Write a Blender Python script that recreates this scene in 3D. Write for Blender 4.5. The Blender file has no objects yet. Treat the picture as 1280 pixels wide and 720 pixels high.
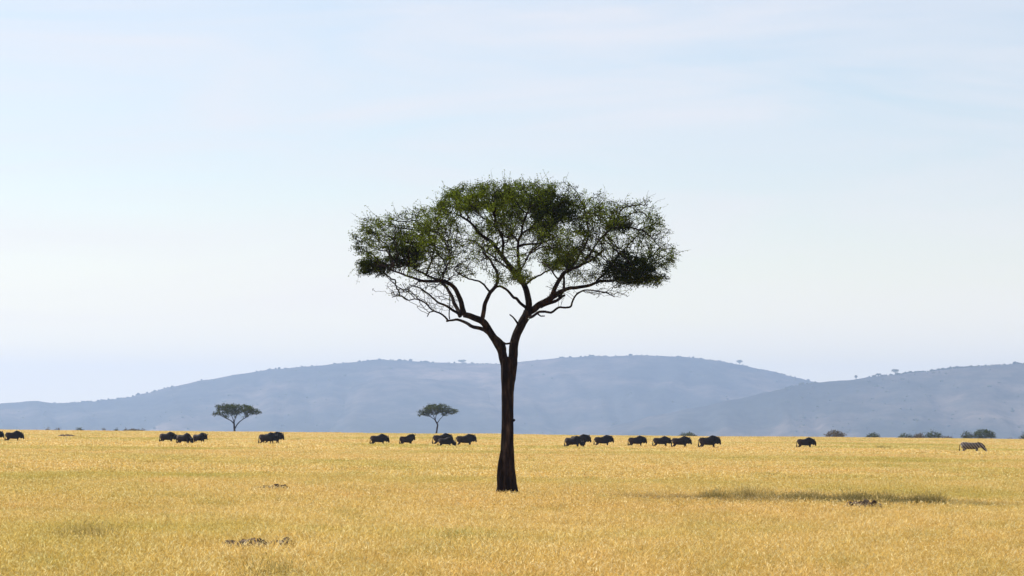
import bpy, bmesh, math, random
import numpy as np
from mathutils import Vector, Matrix, noise
R = math.radians
S = bpy.context.scene
COL = S.collection
random.seed(7); rng = np.random.default_rng(7)

# ------------------------------------------------------------------ camera, world, sun, exposure
F = 4300.0            # focal length in pixels of a 1280 px wide frame
EYE = 2.45
PITCH = math.atan(170.0 / F)
cam_d = bpy.data.cameras.new('camera'); cam = bpy.data.objects.new('camera', cam_d); COL.objects.link(cam)
cam_d.sensor_width = 36.0; cam_d.lens = F * 36.0 / 1280.0
cam_d.clip_start = 0.5; cam_d.clip_end = 30000
cam.location = (0, 0, EYE); cam.rotation_euler = (math.pi / 2 + PITCH, 0, 0)
S.camera = cam

SUN_EL = 33.0
SUN_AZ = -48.0        # degrees from +Y (the view direction), negative = to the left
w = bpy.data.worlds.new('World'); S.world = w; w.use_nodes = True
nt = w.node_tree; bg = nt.nodes['Background']
sky = nt.nodes.new('ShaderNodeTexSky'); sky.sky_type = 'NISHITA'; sky.sun_disc = False
sky.sun_elevation = R(SUN_EL); sky.sun_rotation = R(SUN_AZ)
sky.altitude = 1600; sky.air_density = 1.1; sky.dust_density = 1.6; sky.ozone_density = 1.6
bg.inputs['Strength'].default_value = 0.1
# thin high veil of cirrus over the clear sky
tcw = nt.nodes.new('ShaderNodeTexCoord'); mpw = nt.nodes.new('ShaderNodeMapping'); mpw.inputs['Scale'].default_value = (1.0, 1.0, 7.0)
nt.links.new(tcw.outputs['Generated'], mpw.inputs[0])
nzw = nt.nodes.new('ShaderNodeTexNoise'); nzw.inputs['Scale'].default_value = 7.0; nzw.inputs['Detail'].default_value = 6; nzw.inputs['Roughness'].default_value = 0.55; nzw.inputs['Distortion'].default_value = 0.6
nt.links.new(mpw.outputs[0], nzw.inputs['Vector'])
rmw = nt.nodes.new('ShaderNodeMapRange'); rmw.inputs[1].default_value = 0.35; rmw.inputs[2].default_value = 0.7; rmw.inputs[3].default_value = 0.15; rmw.inputs[4].default_value = 0.8
nt.links.new(nzw.outputs[0], rmw.inputs[0])
mxw = nt.nodes.new('ShaderNodeMix'); mxw.data_type = 'RGBA'; mxw.inputs[7].default_value = (7.1, 7.2, 7.5, 1)
nt.links.new(rmw.outputs[0], mxw.inputs[0]); nt.links.new(sky.outputs[0], mxw.inputs[6]); tnw = nt.nodes.new('ShaderNodeMix'); tnw.data_type = 'RGBA'; tnw.blend_type = 'MULTIPLY'; tnw.inputs[0].default_value = 1.0; tnw.inputs[7].default_value = (0.965, 0.925, 0.92, 1)
# whitish dust band that thickens all round the horizon
sxw = nt.nodes.new('ShaderNodeSeparateXYZ'); nt.links.new(tcw.outputs['Generated'], sxw.inputs[0])
hzw = nt.nodes.new('ShaderNodeMapRange'); hzw.interpolation_type = 'SMOOTHSTEP'; hzw.inputs[1].default_value = -0.01; hzw.inputs[2].default_value = 0.085; hzw.inputs[3].default_value = 0.85; hzw.inputs[4].default_value = 0.0
nt.links.new(sxw.outputs[2], hzw.inputs[0])
hmw = nt.nodes.new('ShaderNodeMix'); hmw.data_type = 'RGBA'; hmw.inputs[7].default_value = (9.8, 9.3, 7.5, 1)
nt.links.new(hzw.outputs[0], hmw.inputs[0]); nt.links.new(mxw.outputs[2], hmw.inputs[6]); nt.links.new(hmw.outputs[2], tnw.inputs[6]); nt.links.new(tnw.outputs[2], bg.inputs[0])
sd = bpy.data.lights.new('sun', 'SUN'); sd.energy = 4.6; sd.angle = R(0.53); sd.color = (1.0, 0.94, 0.87)
sun = bpy.data.objects.new('sun', sd); COL.objects.link(sun)
sdir = Vector((math.sin(R(SUN_AZ)) * math.cos(R(SUN_EL)), math.cos(R(SUN_AZ)) * math.cos(R(SUN_EL)), math.sin(R(SUN_EL))))
sun.rotation_euler = sdir.to_track_quat('Z', 'Y').to_euler(); sun.location = (-30, 30, 40)
S.view_settings.view_transform = 'Standard'; S.view_settings.look = 'None'
S.view_settings.exposure = 0.42; S.view_settings.gamma = 1.0
S.render.engine = 'CYCLES'
cy = S.cycles
cy.max_bounces = 6; cy.diffuse_bounces = 3; cy.transmission_bounces = 3; cy.volume_bounces = 1; cy.transparent_max_bounces = 8
cy.use_denoising = True
cy.caustics_reflective = False; cy.caustics_refractive = False

# ------------------------------------------------------------------ helpers
cp, sp_ = math.cos(PITCH), math.sin(PITCH)
def P(px, py, D):
    """the point at distance D (world y) seen at pixel (px, py) of the 1280x720 photograph"""
    a = (px - 640.0) / F; b = (360.0 - py) / F
    dy = cp - b * sp_; dz = sp_ + b * cp
    t = D / dy
    return Vector((a * t, D, EYE + dz * t))

def fall(y):
    d = y - 640.0
    if d <= 0: return 0.0
    return -0.0075 * (d - 120.0 * (1 - math.exp(-d / 120.0))) if y < 8000 else -0.0075 * (7360 - 120.0)
def ground(x, y):
    z = -0.0094 * 1500 * math.tanh(x / 1500.0) + fall(y)
    k = min(1.0, max(0.0, (y - 380.0) / 250.0)) * (1.0 if y < 1500 else 0.0)
    z += k * (0.28 * noise.noise(Vector((x * 0.022, y * 0.008, 6.6))) + 0.10 * noise.noise(Vector((x * 0.11, y * 0.03, 4.4))))
    z += 0.06 * noise.noise(Vector((x * 0.045, y * 0.03, 3.1))) + 0.03 * noise.noise(Vector((x * 0.16, y * 0.1, 9.1)))
    return z

def tag(o, label=None, cat=None, group=None, kind=None):
    if label: o['label'] = label
    if cat: o['category'] = cat
    if group: o['group'] = group
    if kind: o['kind'] = kind
    return o
def empty(name, loc, rz=0.0):
    o = bpy.data.objects.new(name, None); COL.objects.link(o)
    o.location = loc; o.rotation_euler = (0, 0, rz); o.empty_display_size = 0.3
    return o
def link(name, me, mat=None, parent=None, smooth=False):
    o = bpy.data.objects.new(name, me); COL.objects.link(o)
    if mat and not me.materials: me.materials.append(mat)
    if smooth:
        me.polygons.foreach_set('use_smooth', [True] * len(me.polygons))
    if parent: o.parent = parent
    return o
def mesh(name, vs, fs):
    me = bpy.data.meshes.new(name); me.from_pydata([tuple(v) for v in vs], [], fs); me.update(); return me
def np_mesh(name, V, nper):
    """V: (n*nper,3) verts, faces are consecutive runs of nper verts"""
    me = bpy.data.meshes.new(name); n = len(V) // nper
    me.vertices.add(len(V)); me.vertices.foreach_set('co', np.asarray(V, dtype=np.float32).ravel())
    me.loops.add(len(V)); me.loops.foreach_set('vertex_index', np.arange(len(V), dtype=np.int32))
    me.polygons.add(n); me.polygons.foreach_set('loop_start', np.arange(n, dtype=np.int32) * nper)
    me.polygons.foreach_set('loop_total', np.full(n, nper, dtype=np.int32))
    me.update(calc_edges=True); return me
def catmull(pts, step):
    pts = [Vector(p) for p in pts]
    q = [pts[0] * 2 - pts[1]] + pts + [pts[-1] * 2 - pts[-2]]
    out = []
    for i in range(1, len(q) - 2):
        n = max(1, int(round((q[i + 1] - q[i]).length / step)))
        for k in range(n):
            t = k / n
            out.append(0.5 * ((2 * q[i]) + (q[i + 1] - q[i - 1]) * t + (2 * q[i - 1] - 5 * q[i] + 4 * q[i + 1] - q[i + 2]) * t * t + (3 * q[i] - q[i - 1] - 3 * q[i + 1] + q[i + 2]) * t ** 3))
    out.append(pts[-1]); return out

# node helpers ------------------------------------------------------
def new_mat(name):
    m = bpy.data.materials.new(name); m.use_nodes = True
    t = m.node_tree; t.nodes.clear()
    out = t.nodes.new('ShaderNodeOutputMaterial')
    return m, t, out
def N(t, kind, **kw):
    n = t.nodes.new(kind)
    for k, v in kw.items():
        if k in n.inputs: n.inputs[k].default_value = v
        else: setattr(n, k, v)
    return n
def ramp(t, fac, stops):
    r = t.nodes.new('ShaderNodeValToRGB'); e = r.color_ramp.elements
    while len(e) > 1: e.remove(e[-1])
    e[0].position = stops[0][0]; e[0].color = (*stops[0][1], 1)
    for p, c in stops[1:]:
        k = e.new(p); k.color = (*c, 1)
    t.links.new(fac, r.inputs[0]); return r.outputs[0]
def mixc(t, fac, a, b, mode='MIX'):
    m = t.nodes.new('ShaderNodeMix'); m.data_type = 'RGBA'; m.blend_type = mode
    for s, v in ((m.inputs[0], fac), (m.inputs[6], a), (m.inputs[7], b)):
        if hasattr(v, 'is_linked'): t.links.new(v, s)
        elif isinstance(v, (tuple, list)): s.default_value = (*v, 1)
        else: s.default_value = v
    return m.outputs[2]
def pos_noise(t, scale, detail=3, vec_scale=(1, 1, 1), coord='Position', rough=0.55):
    if coord == 'Position': src = t.nodes.new('ShaderNodeNewGeometry').outputs['Position']
    else: src = t.nodes.new('ShaderNodeTexCoord').outputs['Object']
    mp = t.nodes.new('ShaderNodeMapping'); mp.inputs['Scale'].default_value = vec_scale
    t.links.new(src, mp.inputs[0])
    n = N(t, 'ShaderNodeTexNoise', Scale=scale, Detail=detail, Roughness=rough); t.links.new(mp.outputs[0], n.inputs['Vector'])
    return n.outputs['Fac']
def diffuse(t, out, color, rough=0.9, spec=0.15, bump=None, bump_d=0.02, bump_s=0.6):
    b = N(t, 'ShaderNodeBsdfPrincipled', Roughness=rough); b.inputs['Specular IOR Level'].default_value = spec
    if hasattr(color, 'is_linked'): t.links.new(color, b.inputs['Base Color'])
    else: b.inputs['Base Color'].default_value = (*color, 1)
    if bump is not None:
        bn = N(t, 'ShaderNodeBump', Strength=bump_s, Distance=bump_d); t.links.new(bump, bn.inputs['Height']); t.links.new(bn.outputs[0], b.inputs['Normal'])
    t.links.new(b.outputs[0], out.inputs[0]); return b
def leafy(t, out, color, trans, tcol=None):
    d = t.nodes.new('ShaderNodeBsdfDiffuse'); tr = t.nodes.new('ShaderNodeBsdfTranslucent'); mx = t.nodes.new('ShaderNodeMixShader')
    t.links.new(color, d.inputs[0]); t.links.new(tcol if tcol is not None else color, tr.inputs[0])
    mx.inputs[0].default_value = trans
    t.links.new(d.outputs[0], mx.inputs[1]); t.links.new(tr.outputs[0], mx.inputs[2]); t.links.new(mx.outputs[0], out.inputs[0])

# ------------------------------------------------------------------ materials
def grass_material(name, stops, patch_cols):
    m, t, out = new_mat(name)
    at = t.nodes.new('ShaderNodeAttribute'); at.attribute_name = 'tint'
    c = ramp(t, at.outputs['Fac'], stops)
    big = pos_noise(t, 0.055, 4, (0.6, 0.32, 1))
    fine = pos_noise(t, 0.55, 4, (1, 0.6, 1))
    v = ramp(t, big, [(0.36, patch_cols[0]), (0.5, (1, 1, 1)), (0.64, patch_cols[1])])
    c = mixc(t, 1.0, c, v, 'MULTIPLY')
    v2 = ramp(t, fine, [(0.3, (0.72, 0.78, 0.66)), (0.47, (0.97, 0.97, 0.95)), (0.6, (1.0, 1.0, 1.02)), (0.72, (1.0, 0.9, 0.85))])
    c = mixc(t, 1.0, c, v2, 'MULTIPLY')
    leafy(t, out, c, 0.45)
    return m
GOLD = [(0.0, (0.16, 0.095, 0.02)), (0.25, (0.46, 0.295, 0.068)), (0.55, (0.69, 0.455, 0.115)), (0.8, (0.83, 0.60, 0.185)), (1.0, (0.97, 0.85, 0.46))]
M_GRASS = grass_material('dry_grass', GOLD, [(0.80, 0.86, 0.66), (1.0, 0.95, 0.95)])
M_GREEN = grass_material('green_grass', [(0.0, (0.13, 0.095, 0.03)), (0.4, (0.32, 0.25, 0.08)), (0.8, (0.56, 0.43, 0.14)), (1.0, (0.8, 0.64, 0.3))], [(0.9, 0.9, 0.8), (1.0, 1.0, 0.95)])

m, t, out = new_mat('ground_earth'); M_GROUND = m
n1 = pos_noise(t, 0.05, 6, (0.7, 0.35, 1)); n2 = pos_noise(t, 1.3, 4)
c = ramp(t, n1, [(0.3, (0.44, 0.31, 0.10)), (0.5, (0.58, 0.40, 0.13)), (0.7, (0.64, 0.45, 0.17))])
c2 = ramp(t, n2, [(0.3, (0.75, 0.78, 0.7)), (0.7, (1, 1, 1))])
diffuse(t, out, mixc(t, 1.0, c, c2, 'MULTIPLY'), 1.0, 0.0)

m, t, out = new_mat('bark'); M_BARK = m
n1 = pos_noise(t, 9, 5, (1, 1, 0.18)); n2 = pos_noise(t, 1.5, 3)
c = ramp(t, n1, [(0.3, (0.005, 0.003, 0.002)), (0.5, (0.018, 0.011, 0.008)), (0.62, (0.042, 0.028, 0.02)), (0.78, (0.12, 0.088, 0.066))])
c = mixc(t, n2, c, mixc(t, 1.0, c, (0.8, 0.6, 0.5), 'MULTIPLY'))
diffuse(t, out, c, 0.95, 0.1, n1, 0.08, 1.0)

def leaf_material(name, a, b, trans=0.4):
    m, t, out = new_mat(name)
    at = t.nodes.new('ShaderNodeAttribute'); at.attribute_name = 'tint'
    c = ramp(t, at.outputs['Fac'], [(0.0, a), (1.0, b)])
    leafy(t, out, c, trans, mixc(t, 1.0, c, (1.5, 1.5, 0.7), 'MULTIPLY'))
    return m
M_LEAF = leaf_material('acacia_leaf', (0.006, 0.008, 0.003), (0.16, 0.21, 0.024))
M_LEAF_FAR = leaf_material('far_leaf', (0.025, 0.035, 0.012), (0.08, 0.10, 0.03), 0.3)
M_LEAF_GREY = leaf_material('greyish_leaf', (0.08, 0.06, 0.05), (0.15, 0.12, 0.09), 0.25)

m, t, out = new_mat('wildebeest_coat'); M_COAT = m
n1 = pos_noise(t, 4, 4, (1, 1, 1), 'Object')
tc = t.nodes.new('ShaderNodeTexCoord'); sx = t.nodes.new('ShaderNodeSeparateXYZ'); t.links.new(tc.outputs['Object'], sx.inputs[0])
mr = N(t, 'ShaderNodeMapRange'); mr.inputs[1].default_value = -1.0; mr.inputs[2].default_value = 0.7; t.links.new(sx.outputs[0], mr.inputs[0])
c = ramp(t, mr.outputs[0], [(0.0, (0.06, 0.03, 0.018)), (0.4, (0.022, 0.013, 0.009)), (1.0, (0.008, 0.006, 0.005))])
c = mixc(t, n1, c, mixc(t, 1.0, c, (0.5, 0.5, 0.5), 'MULTIPLY'))
diffuse(t, out, c, 0.75, 0.2, n1, 0.02, 0.4)
m, t, out = new_mat('black_hair'); M_HAIR = m
diffuse(t, out, ramp(t, pos_noise(t, 14, 3, (1, 1, .3), 'Object'), [(0.3, (0.008, 0.007, 0.006)), (0.7, (0.02, 0.016, 0.013))]), 0.8, 0.2)
m, t, out = new_mat('horn_grey'); M_HORN = m
diffuse(t, out, ramp(t, pos_noise(t, 9, 2, (1, 1, 1), 'Object'), [(0.3, (0.03, 0.027, 0.024)), (0.7, (0.07, 0.06, 0.05))]), 0.5, 0.3)

m, t, out = new_mat('zebra_coat'); M_ZEBRA = m
tc = t.nodes.new('ShaderNodeTexCoord'); mp = t.nodes.new('ShaderNodeMapping'); mp.inputs['Rotation'].default_value = (0, R(38), 0)
t.links.new(tc.outputs['Object'], mp.inputs[0])
wv = N(t, 'ShaderNodeTexWave', Scale=1.5, Distortion=1.2, Detail=1.0); wv.inputs['Detail Scale'].default_value = 1.2
wv.bands_direction = 'X'; t.links.new(mp.outputs[0], wv.inputs['Vector'])
c = ramp(t, wv.outputs['Fac'], [(0.0, (0.02, 0.016, 0.013)), (0.48, (0.015, 0.012, 0.01)), (0.6, (0.30, 0.25, 0.21)), (1.0, (0.40, 0.34, 0.29))])
diffuse(t, out, c, 0.7, 0.2)
m, t, out = new_mat('termite_earth'); M_EARTH = m
n1 = pos_noise(t, 6, 5)
diffuse(t, out, ramp(t, n1, [(0.35, (0.04, 0.026, 0.015)), (0.5, (0.14, 0.095, 0.06)), (0.66, (0.36, 0.27, 0.17))]), 0.95, 0.05, n1, 0.06, 1.0)

def hill_material(name, lit=1.0):
    m, t, out = new_mat(name)
    n1 = pos_noise(t, 0.0014, 7, (1, 0.7, 3), rough=0.62); n2 = pos_noise(t, 0.014, 5, (1, 0.5, 2), rough=0.7)
    c = ramp(t, n1, [(0.38, (0.035, 0.04, 0.04)), (0.5, (0.06, 0.062, 0.06)), (0.57, (0.12, 0.10, 0.088)), (0.67, (0.26, 0.20, 0.165))])
    c2 = ramp(t, n2, [(0.38, (0.55, 0.58, 0.6)), (0.56, (1, 1, 1))])
    c = mixc(t, 1.0, c, c2, 'MULTIPLY')
    diffuse(t, out, c, 1.0, 0.0, n2, 5.0, 0.3)
    return m
M_HILL = hill_material('hill_slope')

# ------------------------------------------------------------------ ground sheet
ys = [-70, -30, 0, 15, 25] + list(np.arange(32, 200, 2.0)) + list(np.arange(200, 620, 8.0)) + list(np.arange(620, 1200, 12.0)) + list(np.geomspace(1200, 14500, 40))
us = np.concatenate([-np.geomspace(1.0, 0.22, 14), np.linspace(-0.2, 0.2, 60), np.geomspace(0.22, 1.0, 14)])
vs = []; 
for y in ys:
    half = 60 + abs(y) * 0.4
    for u in us: x = u * half * 1.0; vs.append((x, y, ground(x, y)))
nu = len(us); fs = [(j * nu + i, j * nu + i + 1, (j + 1) * nu + i + 1, (j + 1) * nu + i) for j in range(len(ys) - 1) for i in range(nu - 1)]
gr = link('ground', mesh('ground', vs, fs), M_GROUND, smooth=True); tag(gr, kind='structure')

# ------------------------------------------------------------------ hills
def interp(line, x):
    if x <= line[0][0]: return line[0][1]
    for (a, b), (c_, d) in zip(line, line[1:]):
        if x <= c_:
            u = (x - a) / (c_ - a); u = u * u * (3 - 2 * u) * 0.5 + u * 0.5
            return b + (d - b) * u
    return line[-1][1]
def make_hill(line, Dr, Db, seed, gully=1.0, zb=-80.0, x0=-700, x1=2000, rough=1.0):
    n = 420; mrows = 46; vs = []; fs = []
    pxs = np.linspace(x0, x1, n)
    for j in range(-6, mrows):
        for px in pxs:
            zr = P(px, interp(line, px), Dr).z + rough * 2.4 * noise.fractal(Vector((px * 0.05, seed, 0)), 1.0, 2.0, 4)
            if j < 0:
                t_ = -j / 6.0; D = Dr + t_ * 1400; z = zr - (zr - zb) * t_ ** 1.5
            else:
                t_ = j / (mrows - 1); D = Dr + (Db - Dr) * t_
                z = zb + (zr - zb) * (1 - t_) ** 1.35
                a = math.sin(math.pi * min(1, t_ * 1.0)) * gully
                wx = px + 40 * noise.noise(Vector((px * 0.008, t_ * 2, seed)))
                z += a * (26 * noise.ridged_multi_fractal(Vector((wx * 0.014, t_ * 0.9, seed)), 1.0, 2.0, 4, 1.0, 2.0) - 24)
                z += a * 4.0 * noise.fractal(Vector((px * 0.08, t_ * 9, seed)), 1.0, 2.0, 3)
            vs.append(((px - 640) / F * D, D, z))
    rows = mrows + 6
    order = list(range(5, -1, -1)) + list(range(6, rows))  # from the back foot over the ridge to the front foot
    vv = []
    for j in order: vv += vs[j * n:(j + 1) * n]
    # rows were generated j=-6..-1 then 0.. ; reorder so that they run back foot -> ridge -> front foot
    vv = vs[0:6 * n] + vs[6 * n:]
    for j in range(rows - 1):
        for i in range(n - 1):
            fs.append((j * n + i, (j + 1) * n + i, (j + 1) * n + i + 1, j * n + i + 1))
    o = link('hill', mesh('hill', vv, fs), M_HILL, smooth=True); tag(o, kind='structure'); return vv, n
RIDGE_BACK = [(-700, 520), (-300, 512), (0, 505), (40, 501), (70, 504), (110, 502), (160, 497), (185, 491), (215, 483), (260, 474), (300, 467.5), (350, 461), (400, 457), (430, 453.5), (470, 450), (500, 450.5), (540, 453), (580, 454.5), (630, 455), (655, 451.5), (700, 447), (750, 445), (800, 444), (850, 446), (890, 449.5), (920, 455), (960, 463), (1000, 473), (1020, 478), (1080, 490), (1200, 500), (1500, 500), (2000, 500)]
RIDGE_RIGHT = [(-700, 620), (600, 600), (690, 552), (740, 540), (780, 529), (820, 519), (870, 509), (920, 499), (960, 490), (1000, 481), (1020, 478), (1060, 475), (1100, 470), (1150, 465), (1200, 460), (1250, 456), (1280, 454.5), (1400, 450), (1700, 460), (2000, 480)]
RIDGE_LOW = [(-700, 620), (880, 580), (930, 545), (960, 534), (1010, 525), (1060, 520), (1120, 518), (1200, 521), (1280, 514), (1450, 505), (2000, 510)]
RIDGE_SPUR = [(-700, 640), (320, 570), (350, 547), (375, 533), (400, 514), (425, 494), (450, 478), (485, 470), (540, 474), (600, 485), (660, 505), (720, 535), (780, 590), (2000, 640)]
hb, hn = make_hill(RIDGE_BACK, 12000, 9400, 1.3)
make_hill(RIDGE_SPUR, 11300, 9000, 5.7, 0.6)
hr, _ = make_hill(RIDGE_RIGHT, 9600, 7900, 8.1, 0.8)

# scrub on the ridges and slopes: far too many and too small to count
blob_v = []
ico = bmesh.new(); bmesh.ops.create_icosphere(ico, subdivisions=1, radius=1.0)
iv = np.array([v.co[:] for v in ico.verts]); ifc = [[v.index for v in f.verts] for f in ico.faces]; ico.free()
tris = []
def scatter_scrub(hv, n, count, ridge_count, px_lo, px_hi, s=1.0):
    rows = len(hv) // n
    for k in range(count + ridge_count):
        i = int((n - 1) * ((random.uniform(px_lo, px_hi) + 700) / 2700.0))
        dens = noise.noise(Vector((i * 0.05, 0, 4)))
        if k < count: j = random.randint(6, rows - 8)
        else:
            if random.random() > 0.35 + dens * 1.8: continue
            j = 6
        a = Vector(hv[j * n + i]); b = Vector(hv[j * n + min(i + 1, n - 1)]); p = a.lerp(b, random.random())
        r = random.uniform(1.2, 3.6) * s * (random.uniform(0.6, 1.4)); hz = r * random.uniform(0.6, 1.1)
        q = iv * np.array([r * random.uniform(.9, 1.9), r, hz]) * (1 + rng.uniform(-.28, .28, (len(iv), 1))) + np.array([p.x, p.y, p.z + hz * 0.45])
        for f in ifc: tris.extend(q[f])
scatter_scrub(hb, hn, 350, 650, -60, 1060)
scatter_scrub(hr, hn, 250, 700, 980, 1400)
sc_me = np_mesh('hillside_scrub', np.array(tris), 3)
at = sc_me.attributes.new('tint', 'FLOAT', 'FACE'); at.data.foreach_set('value', rng.random(len(sc_me.polygons)).astype(np.float32))
scr = link('hillside_scrub', sc_me, M_LEAF_FAR); tag(scr, 'dark scrub dotting the ridges and slopes of the hazy blue hills', 'scrub', kind='stuff')

# ------------------------------------------------------------------ grass
def grass_patch(name, size, count, bw, h0, h1, head, mat, seed, clump=0):
    g = np.random.default_rng(seed); n = count
    x = g.uniform(-size / 2, size / 2, n); y = g.uniform(-size / 2, size / 2, n)
    if clump:
        cx = g.uniform(-size / 2, size / 2, clump); cyy = g.uniform(-size / 2, size / 2, clump); k = g.integers(0, clump, n)
        mk = g.random(n) < 0.6
        x = np.where(mk, cx[k] + g.normal(0, 0.05, n), x); y = np.where(mk, cyy[k] + g.normal(0, 0.05, n), y)
        hk = g.uniform(0.8, 1.15, clump)[k]
    else: hk = np.ones(n)
    h = g.uniform(h0, h1, n) * hk
    ph = g.uniform(0, 2 * np.pi, n); lean = g.uniform(0.05, 0.55, n) * h
    lx, ly = np.cos(ph) * lean, np.sin(ph) * lean
    wp = g.uniform(0, np.pi, n); wx, wy = np.cos(wp) * bw / 2, np.sin(wp) * bw / 2
    V = []; T = []
    tint = np.clip(g.normal(0.45, 0.28, n), 0, 1)
    def lv(f, wf): # level f of height, width factor
        b = f ** 2
        return (np.stack([x + lx * b - wx * wf, y + ly * b - wy * wf, h * f * (1 - 0.12 * f)], 1), np.stack([x + lx * b + wx * wf, y + ly * b + wy * wf, h * f * (1 - 0.12 * f)], 1))
    a0, b0 = lv(0.0, 1.0); a1, b1 = lv(0.55, 0.9); a2, b2 = lv(1.0, 0.25)
    q1 = np.stack([a0, b0, b1, a1], 1); q2 = np.stack([a1, b1, b2, a2], 1)
    V += [q1, q2]; T += [tint, np.clip(tint + 0.06, 0, 1)]
    if head > 0:
        m_ = g.random(n) < head; k = m_.sum()
        top = (a2[m_] + b2[m_]) / 2
        d = np.stack([lx[m_] * 0.5 + g.normal(0, .012, k), ly[m_] * 0.5 + g.normal(0, .012, k), np.full(k, 0.05)], 1)
        d *= (g.uniform(0.035, 0.09, k) * (1.0 if bw < 0.02 else 1.6) / (np.linalg.norm(d, axis=1) + 1e-6))[:, None]
        hw = np.stack([np.cos(wp[m_]), np.sin(wp[m_]), np.zeros(k)], 1) * (bw * g.uniform(0.9, 1.5, k))[:, None]
        V.append(np.stack([top - d * .2, top + d * .35 + hw, top + d, top + d * .35 - hw], 1)); T.append(np.clip(g.normal(0.8, 0.17, k), 0, 1))
    VV = np.concatenate(V).reshape(-1, 3); me = np_mesh(name, VV, 4)
    at = me.attributes.new('tint', 'FLOAT', 'FACE'); at.data.foreach_set('value', np.concatenate(T).astype(np.float32))
    me.materials.append(mat); return me
def gn_scatter(name, patches, pts, label, cat):
    """one object: a point cloud of tiles, each an instance of one of the patch meshes"""
    c = bpy.data.collections.new(name + '_tiles')
    for k, me in enumerate(patches):
        c.objects.link(bpy.data.objects.new('grass_tile_%03d' % k, me))
    me = bpy.data.meshes.new(name); me.from_pydata([p[:3] for p in pts], [], [])
    a = me.attributes.new('variant', 'INT', 'POINT'); a.data.foreach_set('value', [int(p[3]) for p in pts])
    a = me.attributes.new('turn', 'FLOAT', 'POINT'); a.data.foreach_set('value', [p[4] for p in pts])
    a = me.attributes.new('tall', 'FLOAT', 'POINT'); a.data.foreach_set('value', [p[5] for p in pts])
    o = link(name, me)
    g = bpy.data.node_groups.new(name, 'GeometryNodeTree')
    g.interface.new_socket('Geometry', in_out='INPUT', socket_type='NodeSocketGeometry'); g.interface.new_socket('Geometry', in_out='OUTPUT', socket_type='NodeSocketGeometry')
    gi = g.nodes.new('NodeGroupInput'); go = g.nodes.new('NodeGroupOutput')
    mp = g.nodes.new('GeometryNodeMeshToPoints'); ip = g.nodes.new('GeometryNodeInstanceOnPoints')
    ci = g.nodes.new('GeometryNodeCollectionInfo'); ci.inputs['Collection'].default_value = c
    ci.inputs['Separate Children'].default_value = True; ci.inputs['Reset Children'].default_value = True
    def na(nm, ty):
        n = g.nodes.new('GeometryNodeInputNamedAttribute'); n.data_type = ty; n.inputs['Name'].default_value = nm; return n.outputs['Attribute']
    cx = g.nodes.new('ShaderNodeCombineXYZ'); cs = g.nodes.new('ShaderNodeCombineXYZ'); cs.inputs[0].default_value = 1; cs.inputs[1].default_value = 1
    L = g.links.new
    L(gi.outputs[0], mp.inputs[0]); L(mp.outputs[0], ip.inputs['Points']); L(ci.outputs[0], ip.inputs['Instance'])
    ip.inputs['Pick Instance'].default_value = True
    L(na('variant', 'INT'), ip.inputs['Instance Index']); L(na('turn', 'FLOAT'), cx.inputs[2]); L(cx.outputs[0], ip.inputs['Rotation'])
    L(na('tall', 'FLOAT'), cs.inputs[2]); L(cs.outputs[0], ip.inputs['Scale']); L(ip.outputs[0], go.inputs[0])
    md = o.modifiers.new('scatter', 'NODES'); md.node_group = g
    tag(o, label, cat, kind='stuff'); return o
patches = []; pts = []
MOUNDS = []   # (x, y, radius) where the tall grass is broken
def zone(D0, D1, size, nvar, **kw):
    base = len(patches)
    for k in range(nvar): patches.append(grass_patch('grass_tile', size, mat=M_GRASS, seed=100 + base + k, **kw))
    y = D0
    while y < D1:
        half = 0.149 * y * 1.06 + 2.5 + size; off = random.uniform(0, size)
        x = -half - off
        while x < half:
            hs = 1.0 + 0.16 * noise.noise(Vector((x * 0.12, y * 0.07, 1.7))) + 0.13 * noise.noise(Vector((x * 0.6, y * 0.45, 7.7)))
            cx_, cy_ = x + size / 2, y + size / 2
            for (mx, my, mr) in MOUNDS:
                if math.hypot(cx_ - mx, (cy_ - my)) < mr: hs *= 0.45
            pts.append((cx_, cy_, ground(cx_, cy_) - 0.01, base + random.randrange(nvar), random.randrange(4) * math.pi / 2, hs))
            x += size
        y += size
def at_grass(px, py, h=0.5):
    """where the ray through a pixel meets the tops of the grass"""
    lo, hi = 20.0, 640.0
    for _ in range(50):
        md_ = (lo + hi) / 2; p = P(px, py, md_)
        if p.z > ground(p.x, p.y) + h: lo = md_
        else: hi = md_
    return P(px, py, (lo + hi) / 2)
mound_spec = [(320, 676, 0.72, 'low dark earth mound in the grass at the lower left, the nearest one', 1),
              (340, 610, 0.6, 'flat dark earth mound in the grass left of the tree, beyond the nearest mound', 2),
              (1078, 631, 0.55, 'small dark heap of bare earth in the shaded green grass right of the tree', 3),
              (83, 544, 1.1, 'distant brown earth mound near the horizon at the far left', 4)]
mound_pos = []
for px, py, r, lab, sd_ in mound_spec:
    p = at_grass(px, py); mound_pos.append(p)
    MOUNDS.append((p.x, p.y - 0.6, r + 0.4))
zone(34, 80, 1.0, 8, count=1500, bw=0.0055, h0=0.28, h1=0.60, head=0.6, clump=16)
zone(80, 128, 1.0, 5, count=1000, bw=0.008, h0=0.28, h1=0.60, head=0.6, clump=14)
zone(128, 260, 3.0, 5, count=2600, bw=0.018, h0=0.28, h1=0.54, head=0.5)
zone(260, 760, 6.0, 4, count=4500, bw=0.04, h0=0.14, h1=0.40, head=0.4)
_b = P(634, 613, 100.0)
for k in range(7):      # ranker tufts round the foot of the big tree
    a = k * 0.9 + 3.3; pts.append((_b.x + 0.75 * math.cos(a), _b.y + 0.9 * math.sin(a), ground(_b.x, _b.y), 8 + k % 5, a, random.uniform(0.65, 0.9)))
gn_scatter('dry_grass', patches, pts, 'tall golden dry grass covering the whole plain', 'grass')

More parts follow.
